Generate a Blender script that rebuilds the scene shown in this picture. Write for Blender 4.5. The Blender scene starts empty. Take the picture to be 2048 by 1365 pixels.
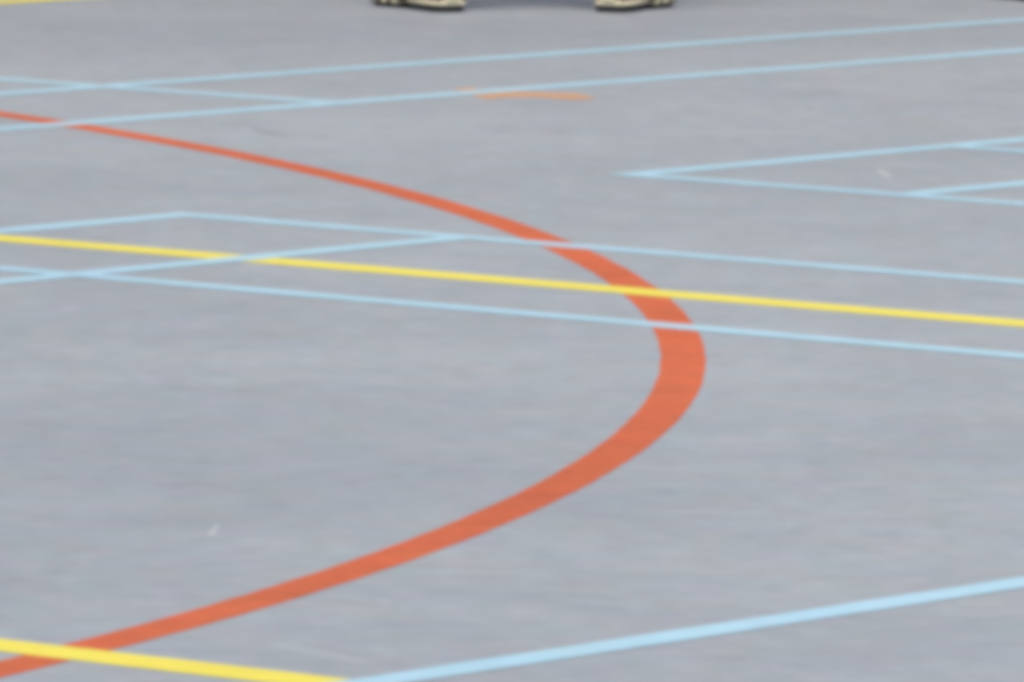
import bpy, bmesh, math, random
from mathutils import Vector, Matrix
random.seed(7)
SC = bpy.context.scene
R = math.radians

# ---------------------------------------------------------------- camera, sky, sun, exposure
CAM_H = 1.0363
FOC = 19207.9                                   # focal length in pixels of a 2048 px wide frame
PITCH, ROLL, GRID = R(5.5194), R(0.8017), 0.91434125
cd = bpy.data.cameras.new("camera"); cam = bpy.data.objects.new("camera", cd)
SC.collection.objects.link(cam); SC.camera = cam
cd.sensor_fit = 'HORIZONTAL'; cd.sensor_width = 36.0; cd.lens = FOC / 2048 * 36.0
cd.clip_start = 0.1; cd.clip_end = 3000
rt = Vector((1, 0, 0)); fw = Vector((0, math.cos(PITCH), -math.sin(PITCH))); up = Vector((0, math.sin(PITCH), math.cos(PITCH)))
cx = math.cos(ROLL) * rt + math.sin(ROLL) * up
cy = -math.sin(ROLL) * rt + math.cos(ROLL) * up
cam.matrix_world = Matrix(((cx.x, cy.x, -fw.x, 0), (cx.y, cy.y, -fw.y, 0), (cx.z, cy.z, -fw.z, CAM_H), (0, 0, 0, 1)))

SUN_EL, SUN_AZ = R(63), R(184)                  # azimuth from +Y towards +X
w = bpy.data.worlds.new("World"); SC.world = w; w.use_nodes = True
nt = w.node_tree; bg = nt.nodes["Background"]
sky = nt.nodes.new("ShaderNodeTexSky"); sky.sky_type = 'NISHITA'; sky.sun_disc = False
sky.sun_elevation = SUN_EL; sky.sun_rotation = SUN_AZ
sky.air_density = 1.0; sky.dust_density = 3.0; sky.ozone_density = 1.0
nt.links.new(sky.outputs[0], bg.inputs[0]); bg.inputs[1].default_value = 0.13
sl = bpy.data.lights.new("sun", 'SUN'); sl.energy = 2.4; sl.angle = R(35); sl.color = (1.0, 0.95, 0.88)
so = bpy.data.objects.new("sun", sl); SC.collection.objects.link(so)
so.rotation_euler = Vector((math.sin(SUN_AZ) * math.cos(SUN_EL), math.cos(SUN_AZ) * math.cos(SUN_EL), math.sin(SUN_EL))).to_track_quat('Z', 'Y').to_euler()
so.location = (0, 0, 30)
SC.view_settings.view_transform = 'Standard'; SC.view_settings.look = 'None'
SC.view_settings.gamma = 1.0; SC.view_settings.exposure = 0.0
SC.cycles.use_denoising = True
SC.cycles.pixel_filter_type = 'BLACKMAN_HARRIS'; SC.cycles.filter_width = 7.5     # the photograph is a soft, strong enlargement
SC.cycles.max_bounces = 6

# ---------------------------------------------------------------- helpers
EA = Vector((math.cos(GRID), math.sin(GRID), 0)); EB = Vector((math.sin(GRID), -math.cos(GRID), 0))
def G(a, b, z=0.0):                             # court grid -> world
    v = a * EA + b * EB; v.z = z; return v

def link(name, me, mat=None, parent=None):
    o = bpy.data.objects.new(name, me); SC.collection.objects.link(o)
    if mat: me.materials.append(mat)
    if parent: o.parent = parent
    return o

def tag(o, label=None, cat=None, group=None, kind=None):
    if label: o["label"] = label
    if cat: o["category"] = cat
    if group: o["group"] = group
    if kind: o["kind"] = kind
    return o

def empty(name, loc, rz=0, parent=None):
    o = bpy.data.objects.new(name, None); SC.collection.objects.link(o)
    o.location = loc; o.rotation_euler = (0, 0, rz); o.empty_display_size = .1
    if parent: o.parent = parent
    return o

def mesh(name, verts, faces, smooth=False):
    me = bpy.data.meshes.new(name); me.from_pydata([tuple(v) for v in verts], [], faces); me.update()
    if smooth:
        for p in me.polygons: p.use_smooth = True
    return me

# ---------------------------------------------------------------- materials
def new_mat(name):
    m = bpy.data.materials.new(name); m.use_nodes = True
    return m, m.node_tree, m.node_tree.nodes["Principled BSDF"]

def noise(t, vec, scale, detail=4, rough=.55, dist=0):
    n = t.nodes.new("ShaderNodeTexNoise"); n.inputs["Scale"].default_value = scale
    n.inputs["Detail"].default_value = detail; n.inputs["Roughness"].default_value = rough; n.inputs["Distortion"].default_value = dist
    t.links.new(vec, n.inputs["Vector"]); return n

def ramp(t, src, stops):
    r = t.nodes.new("ShaderNodeValToRGB"); e = r.color_ramp.elements
    for k, (p, c) in enumerate(stops):
        el = e[k] if k < 2 else e.new(p)
        el.position = p; el.color = (*c, 1) if len(c) == 3 else c
    t.links.new(src, r.inputs[0]); return r

def mix(t, kind, fac, a, b):
    m = t.nodes.new("ShaderNodeMix"); m.data_type = 'RGBA'; m.blend_type = kind; m.clamp_factor = True
    if isinstance(fac, float): m.inputs[0].default_value = fac
    else: t.links.new(fac, m.inputs[0])
    for i, v in ((6, a), (7, b)):
        if isinstance(v, tuple): m.inputs[i].default_value = (*v, 1)
        else: t.links.new(v, m.inputs[i])
    return m.outputs[2]

def floor_like(name, base, rough, paint=False, amp=1.0):
    """poured sports surface / paint film on it, in world coordinates so marks run on under the lines"""
    m, t, b = new_mat(name)
    geo = t.nodes.new("ShaderNodeNewGeometry"); P = geo.outputs["Position"]
    def g(x, a): return 1 + (x - 1) * a * amp
    fine = ramp(t, noise(t, P, 24, 7, .75).outputs[0], [(.3, (g(.89, 1),) * 3), (.7, (g(1.11, 1),) * 3)])
    mid = ramp(t, noise(t, P, 6.0, 5, .6, .4).outputs[0], [(.3, (g(.965, 1),) * 3), (.7, (g(1.035, 1),) * 3)])
    big = ramp(t, noise(t, P, .9, 3, .5).outputs[0], [(.3, (g(.93, 1), g(.935, 1), g(.95, 1))), (.7, (g(1.06, 1), g(1.06, 1), g(1.05, 1)))])
    mo = t.nodes.new("ShaderNodeMapping"); mo.inputs["Location"].default_value = FAR_SHADE_OFFSET
    t.links.new(P, mo.inputs[0])
    far_shade = ramp(t, noise(t, mo.outputs[0], .13, 2, .45).outputs[0], [(.3, (g(.87, 1), g(.875, 1), g(.89, 1))), (.7, (g(1.10, 1), g(1.10, 1), g(1.09, 1)))])  # shade of the far floor painted into the base colour by broad noise
    hue = ramp(t, noise(t, P, 15, 3, .5).outputs[0], [(.32, (g(1.03, 1), g(.985, 1), g(1.0, 1))), (.68, (g(.965, 1), g(1.015, 1), g(1.0, 1)))])
    hue2 = ramp(t, noise(t, P, 9, 3, .5, .2).outputs[0], [(.32, (g(1.015, 1), g(1.01, 1), g(.965, 1))), (.68, (g(.985, 1), g(.995, 1), g(1.02, 1)))])
    c = mix(t, 'MULTIPLY', 1.0, base, fine.outputs[0])
    for r_ in (mid, big, far_shade, hue, hue2): c = mix(t, 'MULTIPLY', 1.0, c, r_.outputs[0])
    if not paint:   # worn scratches: thin pale streaks in a few directions
        for k, (ang, sc, lo, col) in enumerate(((.4, 5, .70, (.62, .64, .67)), (2.1, 4, .72, (.60, .62, .66)), (1.2, 6, .72, (.22, .23, .26)))):
            mp = t.nodes.new("ShaderNodeMapping"); mp.inputs["Rotation"].default_value = (0, 0, ang)
            mp.inputs["Scale"].default_value = (sc * .5, sc * 9, 1); mp.inputs["Location"].default_value = (k * 3.7, k * 1.3, 0)
            t.links.new(P, mp.inputs[0])
            s = ramp(t, noise(t, mp.outputs[0], 1.0, 2, .5).outputs[0], [(lo, (0, 0, 0)), (lo + .06, (.5,) * 3)])
            c = mix(t, 'MIX', s.outputs[0], c, col)
    t.links.new(c, b.inputs["Base Color"]); b.inputs["Specular IOR Level"].default_value = SPEC
    rr = ramp(t, noise(t, P, 3, 4, .6).outputs[0], [(.3, (rough - .06,) * 3), (.7, (rough + .06,) * 3)])
    t.links.new(rr.outputs[0], b.inputs["Roughness"])
    bp = t.nodes.new("ShaderNodeBump"); bp.inputs["Strength"].default_value = .25; bp.inputs["Distance"].default_value = .0015
    t.links.new(noise(t, P, 60, 3, .6).outputs[0], bp.inputs["Height"]); t.links.new(bp.outputs[0], b.inputs["Normal"])
    return m

SPEC = .22
FAR_SHADE_OFFSET = (0, 0, 0)  # shifts the painted shade across the floor
M_FLOOR = floor_like("sports_surface", (.374, .400, .424), .55)
M_BLUE = floor_like("pale_blue_paint", (.455, .68, .785), .55, True, .6)
M_YEL = floor_like("yellow_paint", (.88, .76, .12), .55, True, .5)
M_RED = floor_like("orange_red_paint", (.625, .148, .064), .55, True, 1.4)
M_ORA = floor_like("faded_orange_paint", (.60, .36, .22), .55, True, .6)
M_WHITE = floor_like("pale_scuff", (.47, .505, .50), .6, True, .6)
M_FAINT = floor_like("faint_scuff", (.395, .42, .445), .6, True, .6)
M_DARK = floor_like("dark_scuff", (.335, .35, .37), .6, True, .6)

def plain(name, col, rough=.6, amp=.15, scale=60):
    m, t, b = new_mat(name)
    tc = t.nodes.new("ShaderNodeTexCoord")
    r_ = ramp(t, noise(t, tc.outputs["Object"], scale, 4, .6).outputs[0], [(.3, (1 - amp,) * 3), (.7, (1 + amp,) * 3)])
    t.links.new(mix(t, 'MULTIPLY', 1.0, col, r_.outputs[0]), b.inputs["Base Color"])
    b.inputs["Roughness"].default_value = rough
    return m
M_CREAM = plain("cream_rubber", (.86, .79, .56))
M_SOLE = plain("dark_rubber", (.010, .008, .014))
M_UPPER = plain("maroon_brown_leather", (.20, .085, .075))
M_BLACKUP = plain("black_leather", (.02, .02, .022))
M_GREYSOLE = plain("dark_grey_rubber", (.05, .052, .05))
M_GROOVE = plain("dark_brown_rubber", (.05, .028, .022))
M_LACE = plain("lace", (.55, .53, .45))
M_SKIN = plain("skin", (.48, .28, .20), .5, .05)
M_HAIR = plain("hair", (.035, .022, .015), .5, .3, 200)
M_TROU = plain("navy_cloth", (.03, .04, .08), .85)
M_SHIRT = plain("grey_cloth", (.16, .17, .19), .85)
M_EYE = plain("eye_white", (.7, .7, .68), .3, .02)

# ---------------------------------------------------------------- floor
me = mesh("floor", [(-300, -60, 0), (300, -60, 0), (300, 900, 0), (-300, 900, 0)], [(0, 1, 2, 3)])
tag(link("floor", me, M_FLOOR), "grey poured sports court surface with faint scratches", None, None, "structure")

LAY = 0.0002
# unseen walls added beyond the far corner to darken the distant floor
M_BLOCKER = plain("blue_grey_blocker", (.085, .095, .125), .8, .15, 3)
def wall(name, p, q, hgt, th, label):
    d = (q - p).normalized(); n = Vector((-d.y, d.x, 0)) * th
    if n.y < 0: n = -n
    vs = [p, q, q + n, p + n]; vs = vs + [v + Vector((0, 0, hgt)) for v in vs]
    cs = [v.copy() for v in vs]
    m_ = mesh(name, cs, [(0, 1, 5, 4), (1, 2, 6, 5), (2, 3, 7, 6), (3, 0, 4, 7), (4, 5, 6, 7)])
    return tag(link(name, m_, M_BLOCKER), label, None, None, "structure")
wall("side_light_blocker", G(-12, -14.2), G(18.19, -14.2), 7.0, .3, "long blue grey wall added out of view beside the court to shade the floor")
wall("back_light_blocker", G(18.2, -14.5), G(18.2, 14), 7.0, .3, "blue grey wall added out of view behind the court end to shade the floor")
def strip(name, p, q, wid, layer, mat, label, group=None, cat="court line", soft=0.0012):
    """a painted line from p to q (grid coords), slightly uneven edges"""
    a = Vector(p); c = Vector(q); d = (c - a); L = d.length; d.normalize(); n = Vector((-d.y, d.x))
    N = max(2, int(L / .12)); vs = []; fs = []
    for i in range(N + 1):
        s = a + d * (L * i / N)
        for sg in (-1, 1):
            v = s + n * sg * (wid / 2 + random.uniform(-soft, soft))
            vs.append(G(v.x, v.y, LAY * layer))
    for i in range(N): fs.append((2 * i, 2 * i + 1, 2 * i + 3, 2 * i + 2))
    me = mesh(name, vs, fs)
    bm = bmesh.new(); bm.from_mesh(me); bmesh.ops.recalc_face_normals(bm, faces=bm.faces)
    if sum(f.normal.z for f in bm.faces) < 0: bmesh.ops.reverse_faces(bm, faces=bm.faces)
    bm.to_mesh(me); bm.free()
    return tag(link(name, me, mat), label, cat, group)

# court geometry from the fit (metres)
BL2, BE = -9.0009, -7.8763         # outer sidelines of the far court and of the two nearer courts
AC1, AC2 = 10.4820, 9.5245         # end lines of the right-hand and of the nearer court
AY, AYB = 9.0855, 6.080           # yellow attack line, yellow centre line
AB0 = 11.2426
W = .046; h = W / 2
gb = "pale blue badminton court lines"
# far court
strip("court_line", (AB0 - 8.7, BL2), (AB0 + 4.7, BL2), W, 4, M_BLUE, "second long pale blue line, the one the orange smear touches", gb)
strip("court_line", (AB0 - 8.7, BL2 - .46), (AB0 + 4.7, BL2 - .46), W, 4.5, M_BLUE, "topmost long pale blue line, closest below the shoes", gb)
strip("court_line", (AB0, BL2 - 6.1), (AB0, BL2 - h), W, 5, M_BLUE, "short pale blue line at upper left ending against the lower of the two top lines", gb)
# right-hand court
strip("court_line", (AC1 - h, BE), (AC1 + 13.4, BE), W, 4, M_BLUE, "upper edge line of the pale blue pointed corner at right", gb)
strip("court_line", (AC1, BE + h), (AC1, BE + 6.1), W, 4.5, M_BLUE, "lower edge line of the pale blue pointed corner at right", gb)
strip("court_line", (AC1 + .76, BE + h), (AC1 + .76, BE + 6.1), W, 4.5, M_BLUE, "short blue line branching off the upper edge of the pointed corner at right", gb)
strip("court_line", (AC1 + h, BE + .46), (AC1 + 13.4, BE + .46), W, 5, M_BLUE, "short blue line branching off the lower edge of the pointed corner at right", gb)
# nearer court
strip("court_line", (AC2 + h, BE), (AC2 - 13.4, BE), W, 4, M_BLUE, "pale blue line from the left border up to the blunt corner above the yellow line", gb)
strip("court_line", (AC2, BE + h), (AC2, BE + 6.1), W, 4.5, M_BLUE, "long pale blue line just above the yellow line, crossing the red curve's upper part", gb)
strip("court_line", (AC2 - .76, BE + h), (AC2 - .76, BE + 6.1), W, 4.5, M_BLUE, "long pale blue line just below the yellow line across the red curve", gb)
strip("court_line", (AC2 - h, BE + .46), (AC2 - 13.4, BE + .46), W, 5, M_BLUE, "pale blue line at left that crosses over the middle yellow line", gb)
strip("court_line", (AC2 - 4.72, BE + 3.03), (AC2 - h, BE + 3.03), W, 4, M_BLUE, "thickest pale blue line, across the lower right corner in the foreground", gb)
# volleyball lines
gy = "yellow volleyball court lines"
strip("court_line", (AY, -10.93), (AY, -1.93), .067, 3, M_YEL, "long yellow line crossing the whole middle of the court over the red curve", gy)
strip("court_line", (AYB, -10.93), (AYB, -1.93), .063, 3, M_YEL, "yellow line in the foreground at the lower left corner", gy)
strip("court_line", (-2.9, -10.93), (15.08, -10.93), .06, 3.5, M_YEL, "yellow line just showing in the upper left corner", gy)

# three point arc
def arc(name, c, r0, r1, a0, a1, layer, mat, label, cat, n=420):
    vs = []; fs = []
    for i in range(n + 1):
        t = a0 + (a1 - a0) * i / n
        for r in (r0, r1):
            rr = r + random.uniform(-.0008, .0008)
            vs.append(G(c[0] + rr * math.cos(t), c[1] + rr * math.sin(t), LAY * layer))
    for i in range(n): fs.append((2 * i, 2 * i + 2, 2 * i + 3, 2 * i + 1))
    me = mesh(name, vs, fs)
    bm = bmesh.new(); bm.from_mesh(me)
    if sum(f.normal.z for f in bm.faces) < 0: bmesh.ops.reverse_faces(bm, faces=bm.faces)
    bm.to_mesh(me); bm.free()
    return tag(link(name, me, mat), label, cat)
arc("court_line", (4.4421, -11.6722), 6.70, 6.75, R(-15), R(110), 2, M_RED, "wide orange red curved line sweeping to a rounded tip right of centre", "court line")

# ---------------------------------------------------------------- marks on the surface
def px(x, y):                                   # where a ray of the fitted camera meets the floor
    d = fw + cx * ((x - 1024) / FOC) - cy * ((y - 682.5) / FOC)
    t = CAM_H / -d.z; return Vector((d.x * t, d.y * t, 0))
def blob(name, pts, layer, mat, label, cat, group=None):
    """irregular stain: centre line of (x, y, half width along depth in metres)"""
    top = []; bot = []
    for x, y, hw in pts:
        p = px(x, y)
        top.append(Vector((p.x, p.y + hw * random.uniform(.9, 1.1), LAY * layer))); bot.append(Vector((p.x, p.y - hw * random.uniform(.9, 1.1), LAY * layer)))
    n = len(pts); vs = bot + top
    fs = [(i, i + 1, n + i + 1, n + i) for i in range(n - 1)]
    return tag(link(name, mesh(name, vs, fs), mat), label, cat, group)
blob("paint_smear", [(905, 179, .004), (922, 180, .03), (940, 182, .065), (955, 187, .09), (975, 191, .085), (1000, 190, .08), (1030, 189, .075), (1070, 190, .065), (1110, 192, .065), (1150, 194, .07), (1175, 196, .04), (1192, 196, .004)],
     1.5, M_ORA, "short faded orange wavy smear under the second pale blue line", "paint mark")
blob("scuff_mark", [(1752, 342, .005), (1763, 346, .06), (1772, 349, .07), (1782, 353, .02)], 1, M_WHITE, "small pale fleck inside the pale blue corner at right", "scuff mark", "pale flecks and scuffs")
blob("scuff_mark", [(416, 1068, .006), (424, 1065, .035), (432, 1059, .05), (438, 1053, .01)], 1, M_WHITE, "pale fleck at lower left inside the red curve", "scuff mark", "pale flecks and scuffs")
blob("scuff_mark", [(1574, 1052.5, .002), (1577, 1053, .014), (1580, 1054, .004)], 1, M_WHITE, "tiny bright speck in the empty area at lower right", "scuff mark", "pale flecks and scuffs")
blob("scuff_mark", [(1425, 876, .003), (1460, 880, .025), (1490, 882, .02), (1522, 886, .003)], 1, M_FAINT, "faint pale streak just right of the red curve's lower bend", "scuff mark", "pale flecks and scuffs")
blob("scuff_mark", [(1618, 966, .003), (1640, 976, .025), (1665, 987, .02), (1690, 996, .003)], 1, M_FAINT, "faint slanting pale scratch at right below the middle", "scuff mark", "pale flecks and scuffs")
blob("scuff_mark", [(520, 1284, .003), (580, 1296, .03), (640, 1308, .03), (700, 1320, .025), (760, 1334, .003)], 1, M_FAINT, "long faint pale streak in the foreground above the blue line", "scuff mark", "pale flecks and scuffs")
blob("scuff_mark", [(500, 256, .004), (525, 262, .05), (550, 268, .05), (575, 271, .004)], 1, M_DARK, "short dark scuff above the red curve's upper part", "scuff mark")

more = [("pale smudge right of the red curve, level with its lower bend", [(1645, 879, .003), (1670, 883, .03), (1700, 884, .025), (1722, 888, .003)], M_FAINT),
        ("faint pale scratch below the red curve's lower bend, above the lower right speck", [(1470, 1008, .003), (1500, 1010, .02), (1530, 1014, .003)], M_FAINT),
        ("pale blue grey smudge just under the foreground blue line", [(1600, 1268, .003), (1615, 1273, .025), (1640, 1276, .02), (1655, 1281, .003)], M_FAINT),
        ("small pale spot at the bottom edge under the foreground blue line", [(1538, 1330, .003), (1552, 1334, .025), (1566, 1338, .003)], M_FAINT),
        ("faint pale fleck inside the red curve near its centre", [(690, 878, .003), (700, 872, .035), (710, 864, .003)], M_FAINT),
        ("faint pale fleck just under the middle yellow line, right of the red curve", [(1490, 640, .003), (1508, 637, .03), (1524, 635, .003)], M_FAINT),
        ("faint pale fleck near the right border between the pale blue corner and the yellow line", [(1946, 494, .003), (1958, 498, .03), (1970, 500, .003)], M_FAINT),
        ("faint pale fleck at lower left, left of the brighter fleck", [(286, 1145, .003), (296, 1136, .03), (306, 1130, .003)], M_FAINT)]
for lab, pts_, m_ in more: blob("scuff_mark", pts_, 1, m_, lab, "scuff mark", "pale flecks and scuffs")

# ---------------------------------------------------------------- people
def skin(name, pts, edges, mat, parent, root=0, sub=2):
    """pts: {key: (x, y, z, radius)}"""
    ks = list(pts); ix = {k: i for i, k in enumerate(ks)}
    me = bpy.data.meshes.new(name); me.from_pydata([pts[k][:3] for k in ks], [(ix[a], ix[b]) for a, b in edges], [])
    o = link(name, me, mat, parent)
    md = o.modifiers.new("skin", 'SKIN'); md.use_smooth_shade = True
    for i, k in enumerate(ks):
        r = pts[k][3]; sv = me.skin_vertices[0].data[i]
        sv.radius = (r, r) if not isinstance(r, tuple) else r; sv.use_root = (i == root)
    o.modifiers.new("sub", 'SUBSURF').levels = sub; o.modifiers["sub"].render_levels = sub
    return o

SHOE_L = .262
OUT = [(0.0, .020), (.012, .030), (.035, .0345), (.08, .033), (.115, .031), (.15, .037), (.19, .045), (.215, .045), (.24, .036), (.255, .022), (.262, .008)]
def outline(y):
    for (a, wa), (b, wb) in zip(OUT, OUT[1:]):
        if y <= b: 
            t = (y - a) / (b - a); return wa + (wb - wa) * t
    return .01
def toe_spring(y): return .010 * max(0, (y - .19) / .07) ** 2
def slab(name, y0, y1, zs, mat, parent, n=14, arch=None):
    """zs: [(z, inset)] levels from bottom to top over the footprint between y0 and y1"""
    rings = []
    ys = [y0 + (y1 - y0) * i / n for i in range(n + 1)]
    for z, ins in zs:
        ring = []
        for y in ys:
            ring.append((outline(y) - ins, y, z))
        for y in reversed(ys):
            ring.append((-(outline(y) - ins) * .96, y, z))
        r2 = []
        for (x, y, z_) in ring:
            yy = min(max(y, ins * .9), SHOE_L - ins * .9)
            zz = z_ + toe_spring(y) + (arch(y, z_) if arch else 0)
            r2.append((x, yy, zz))
        rings.append(r2)
    m = len(rings[0]); vs = [v for r_ in rings for v in r_]; fs = []
    for k in range(len(rings) - 1):
        for i in range(m):
            j = (i + 1) % m
            fs.append((k * m + i, k * m + j, (k + 1) * m + j, (k + 1) * m + i))
    H2 = m // 2
    for k, flip in ((0, True), (len(rings) - 1, False)):
        for i in range(H2 - 1):
            q = (k * m + i, k * m + i + 1, k * m + m - 2 - i, k * m + m - 1 - i)
            fs.append(tuple(reversed(q)) if flip else q)
    me = mesh(name, vs, fs, False)
    bm = bmesh.new(); bm.from_mesh(me); bmesh.ops.recalc_face_normals(bm, faces=bm.faces); bm.to_mesh(me); bm.free()
    o = link(name, me, mat, parent)
    bv = o.modifiers.new("bevel", 'BEVEL'); bv.width = .0015; bv.segments = 2; bv.limit_method = 'ANGLE'
    return o

def shoe(parent, loc, rz, sgn, upper, mid, sole, tone):
    """heel at the origin, toe towards +y; sgn mirrors the outer side"""
    # upper: loft of sections along y
    secs = [(.004, .026, .019, .070), (.02, .031, .019, .082), (.05, .033, .019, .085), (.085, .034, .019, .088), (.115, .034, .019, .084), (.15, .038, .018, .066), (.19, .043, .018, .052), (.22, .041, .020, .045), (.245, .030, .027, .040), (.257, .014, .031, .036)]
    vs = []; fs = []; K = 16
    for y, hw, z0, z1 in secs:
        for k in range(K):
            t = math.pi * k / (K - 1)
            vs.append((hw * math.cos(t) * (1 if abs(math.cos(t)) > .5 else .96), y, z0 + (z1 - z0) * math.sin(t) ** .75))
    for i in range(len(secs) - 1):
        for k in range(K - 1): fs.append((i * K + k, i * K + k + 1, (i + 1) * K + k + 1, (i + 1) * K + k))
    for i in (0, len(secs) - 1): fs.append(tuple(i * K + k for k in range(K)))
    sh = link("shoe", mesh("shoe", vs, fs, True), upper, parent); sh.location = loc; sh.rotation_euler = (0, 0, rz)
    if tone: sh["label"] = tone
    slab("outsole", 0, .108, [(0, .006), (.003, .001), (.0125, .0005)], sole, sh)
    slab("outsole", .150, SHOE_L, [(0, .006), (.003, .001), (.0078, .0005)], sole, sh)
    slab("midsole", 0, .112, [(.0126, .001), (.0140, -.003), (.0190, -.0025), (.0205, .001)], mid, sh)
    slab("midsole", .147, SHOE_L, [(.0079, .001), (.010, -.003), (.0175, -.0025), (.019, .001)], mid, sh)
    slab("shank", .1085, .1495, [(.013, .008), (.0235, .004)], sole, sh, 6)
    # dark grooves along the forefoot midsole and a pale heel tab
    for y in (.162, .190, .214, .236):
        for s in (-1, 1):
            x = s * (outline(y) + .0022); hw = .0055
            v = [(x - s * .004, y - hw, .008), (x - s * .004, y + hw, .008), (x - s * .004, y + hw, .021), (x - s * .004, y - hw, .021),
                 (x + s * .0015, y - hw, .008), (x + s * .0015, y + hw, .008), (x + s * .0008, y + hw, .021), (x + s * .0008, y - hw, .021)]
            v = [(a, b, c + toe_spring(y)) for a, b, c in v]
            link("groove", mesh("groove", v, [(0, 1, 2, 3), (4, 5, 6, 7), (0, 1, 5, 4), (1, 2, 6, 5), (2, 3, 7, 6), (3, 0, 4, 7)]), M_GROOVE, sh)
    v = [(-.012, -.004, .022), (.012, -.004, .022), (.010, -.002, .060), (-.010, -.002, .060), (-.012, .006, .022), (.012, .006, .022), (.010, .010, .062), (-.010, .010, .062)]
    link("heel_tab", mesh("heel_tab", v, [(0, 1, 2, 3), (4, 5, 6, 7), (0, 1, 5, 4), (1, 2, 6, 5), (2, 3, 7, 6), (3, 0, 4, 7)]), mid, sh)
    lv = []; lf = []
    for q in range(5):                           # laces across the tongue
        y = .105 + q * .017; z = .088 - q * .009
        k = len(lv)
        for (x, dz) in ((-.02, -.010), (0, 0), (.02, -.010)):
            lv += [(x, y - .003, z + dz), (x, y + .003, z + dz - .002), (x, y, z + dz + .004)]
        for e in (0, 3):
            for a, b in ((0, 1), (1, 2), (2, 0)): lf.append((k + e + a, k + e + b, k + e + 3 + b, k + e + 3 + a))
    link("laces", mesh("laces", lv, lf), M_LACE, sh)
    return sh

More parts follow.
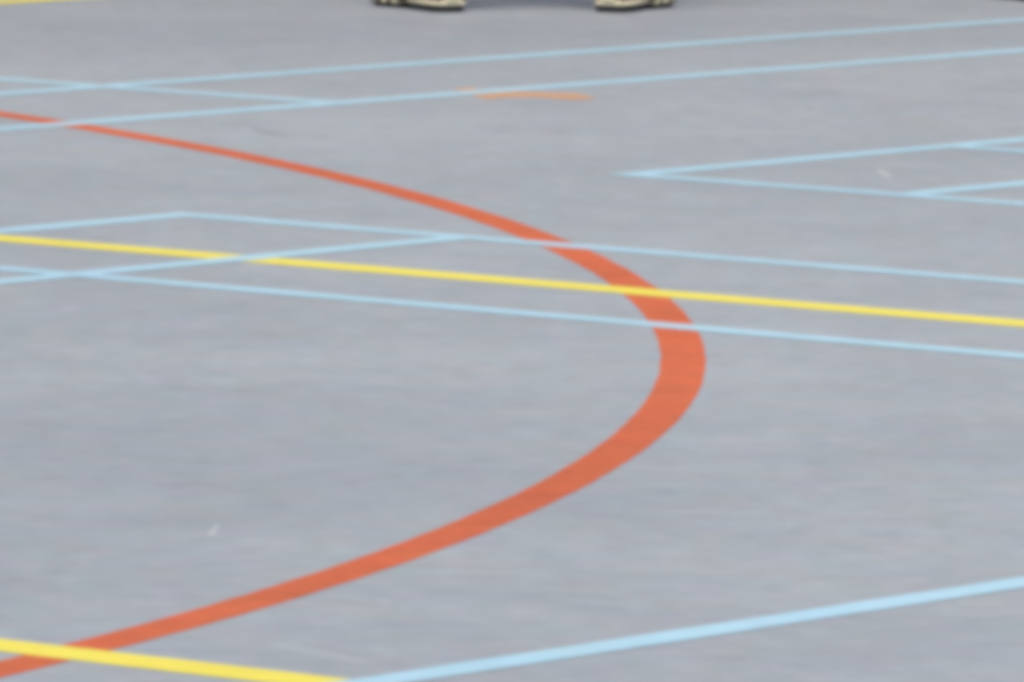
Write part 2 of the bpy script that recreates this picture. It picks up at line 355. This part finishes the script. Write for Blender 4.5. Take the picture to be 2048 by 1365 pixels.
def person(label, loc, rz, heels, angs, upper, mid, sole, trou, shirt, tones=(None, None)):
    root = empty("person", loc, rz); tag(root, label, "person", None)
    (lx, ly), (rx, ry) = heels
    pts = {'pel': (0, .03, .93, .12), 'wa': (0, .03, 1.08, .115), 'ch': (0, .02, 1.30, .135), 'nb': (0, .01, 1.46, .06), 'nk': (0, .02, 1.53, .052),
           'hd': (0, .03, 1.62, .082), 'ht': (0, .02, 1.70, .075), 'no': (0, .125, 1.635, .012)}
    ed = [('pel', 'wa'), ('wa', 'ch'), ('ch', 'nb'), ('nb', 'nk'), ('nk', 'hd'), ('hd', 'ht'), ('hd', 'no')]
    tp = {'pel': (0, .03, .93, .135), 'wt': (0, .03, 1.02, .13)}; te = [('pel', 'wt')]
    sp = {'w': (0, .03, .86, .145), 'wa': (0, .03, 1.10, .13), 'ch': (0, .02, 1.31, .15), 'nb': (0, .01, 1.45, .075)}; se = [('w', 'wa'), ('wa', 'ch'), ('ch', 'nb')]
    for s, (hx, hy), an in ((-1, (lx, ly), angs[0]), (1, (rx, ry), angs[1])):
        dx, dy = -math.sin(an), math.cos(an)
        ax, ay = hx + dx * .055, hy + dy * .055
        k = 'l' if s < 0 else 'r'
        pts.update({k + 'hip': (s * .09, .03, .86, .085), k + 'kn': ((s * .09 + ax) / 2, .05, .49, .055), k + 'cf': ((s * .09 + ax) / 2 * .65 + ax * .35, .05 * .65 + ay * .35, .35, .050), k + 'an': (ax, ay, .10, .034), k + 'ft': (ax + dx * .06, ay + dy * .06, .055, .024)})
        ed += [('pel', k + 'hip'), (k + 'hip', k + 'kn'), (k + 'kn', k + 'cf'), (k + 'cf', k + 'an'), (k + 'an', k + 'ft')]
        tp.update({k + 'hip': (s * .09, .03, .84, .105), k + 'kn': ((s * .09 + ax) / 2, .05, .49, .085), k + 'an': (ax, ay, .13, .072)})
        te += [('pel', k + 'hip'), (k + 'hip', k + 'kn'), (k + 'kn', k + 'an')]
        sh_, el, wr = (s * .17, .01, 1.40), (s * .235, -.01, 1.12), (s * .25, .06, .87)
        pts.update({k + 'sh': (*sh_, .055), k + 'el': (*el, .040), k + 'wr': (*wr, .026), k + 'pa': (s * .25, .075, .80, .030)})
        ed += [('ch', k + 'sh'), (k + 'sh', k + 'el'), (k + 'el', k + 'wr'), (k + 'wr', k + 'pa')]
        sp.update({k + 'sh': (*sh_, .070), k + 'el': (s * .225, -.005, 1.17, .058)}); se += [('ch', k + 'sh'), (k + 'sh', k + 'el')]
        for f, (oy, ln) in enumerate(((.03, .070), (.01, .080), (-.01, .075), (-.03, .058))):
            b0 = (s * .25, .075 + oy, .775); b1 = (s * .245, .080 + oy, .775 - ln * .5); b2 = (s * .232, .086 + oy, .775 - ln)
            for q, b in enumerate((b0, b1, b2)): pts[f'{k}f{f}{q}'] = (*b, .009 - q * .001)
            ed += [(k + 'pa', f'{k}f{f}0'), (f'{k}f{f}0', f'{k}f{f}1'), (f'{k}f{f}1', f'{k}f{f}2')]
        pts[k + 't0'] = (s * .235, .115, .82, .010); pts[k + 't1'] = (s * .225, .13, .785, .009)
        ed += [(k + 'pa', k + 't0'), (k + 't0', k + 't1')]
        pts[k + 'ear'] = (s * .085, .02, 1.63, .014); ed.append(('hd', k + 'ear'))
    skin("body", pts, ed, M_SKIN, root)
    skin("trousers", tp, te, trou, root)
    skin("shirt", sp, se, shirt, root)
    skin("hair", {'a': (0, -.02, 1.66, .078), 'b': (0, .0, 1.74, .095), 'c': (0, .05, 1.76, .07)}, [('a', 'b'), ('b', 'c')], M_HAIR, root)
    for s in (-1, 1):
        bm = bmesh.new(); bmesh.ops.create_uvsphere(bm, u_segments=12, v_segments=8, radius=.012); me = bpy.data.meshes.new("eye"); bm.to_mesh(me); bm.free()
        e = link("eye", me, M_EYE, root); e.location = (s * .032, .095, 1.655)
    shoe(root, (lx, ly, LAY), angs[0], -1, upper, mid, sole, tones[0])
    shoe(root, (rx, ry, LAY), angs[1], 1, upper, mid, sole, tones[1])
    return root

pl, pr_ = px(905, 26), px(1217, 26)
mx = (pl.x + pr_.x) / 2; my = (pl.y + pr_.y) / 2
person("person seen only by two cream and maroon sneakers standing apart at the top edge", (mx, my, 0), 0,
       ((pl.x - mx, pl.y - my), (pr_.x - mx, pr_.y - my)), (R(28), R(-20)), M_UPPER, M_CREAM, M_SOLE, M_TROU, M_SHIRT,
       ("left maroon sneaker with cream midsole", "right maroon sneaker with cream midsole"))
q = px(2114, 7); q2 = px(2330, 7); mx2 = (q.x + q2.x) / 2
person("person whose dark shoe just touches the top right corner", (mx2, q.y, 0), 0,
       ((q.x - mx2, 0), (q2.x - mx2, 0)), (R(25), R(-20)), M_BLACKUP, M_GREYSOLE, M_SOLE, M_TROU, M_SHIRT)
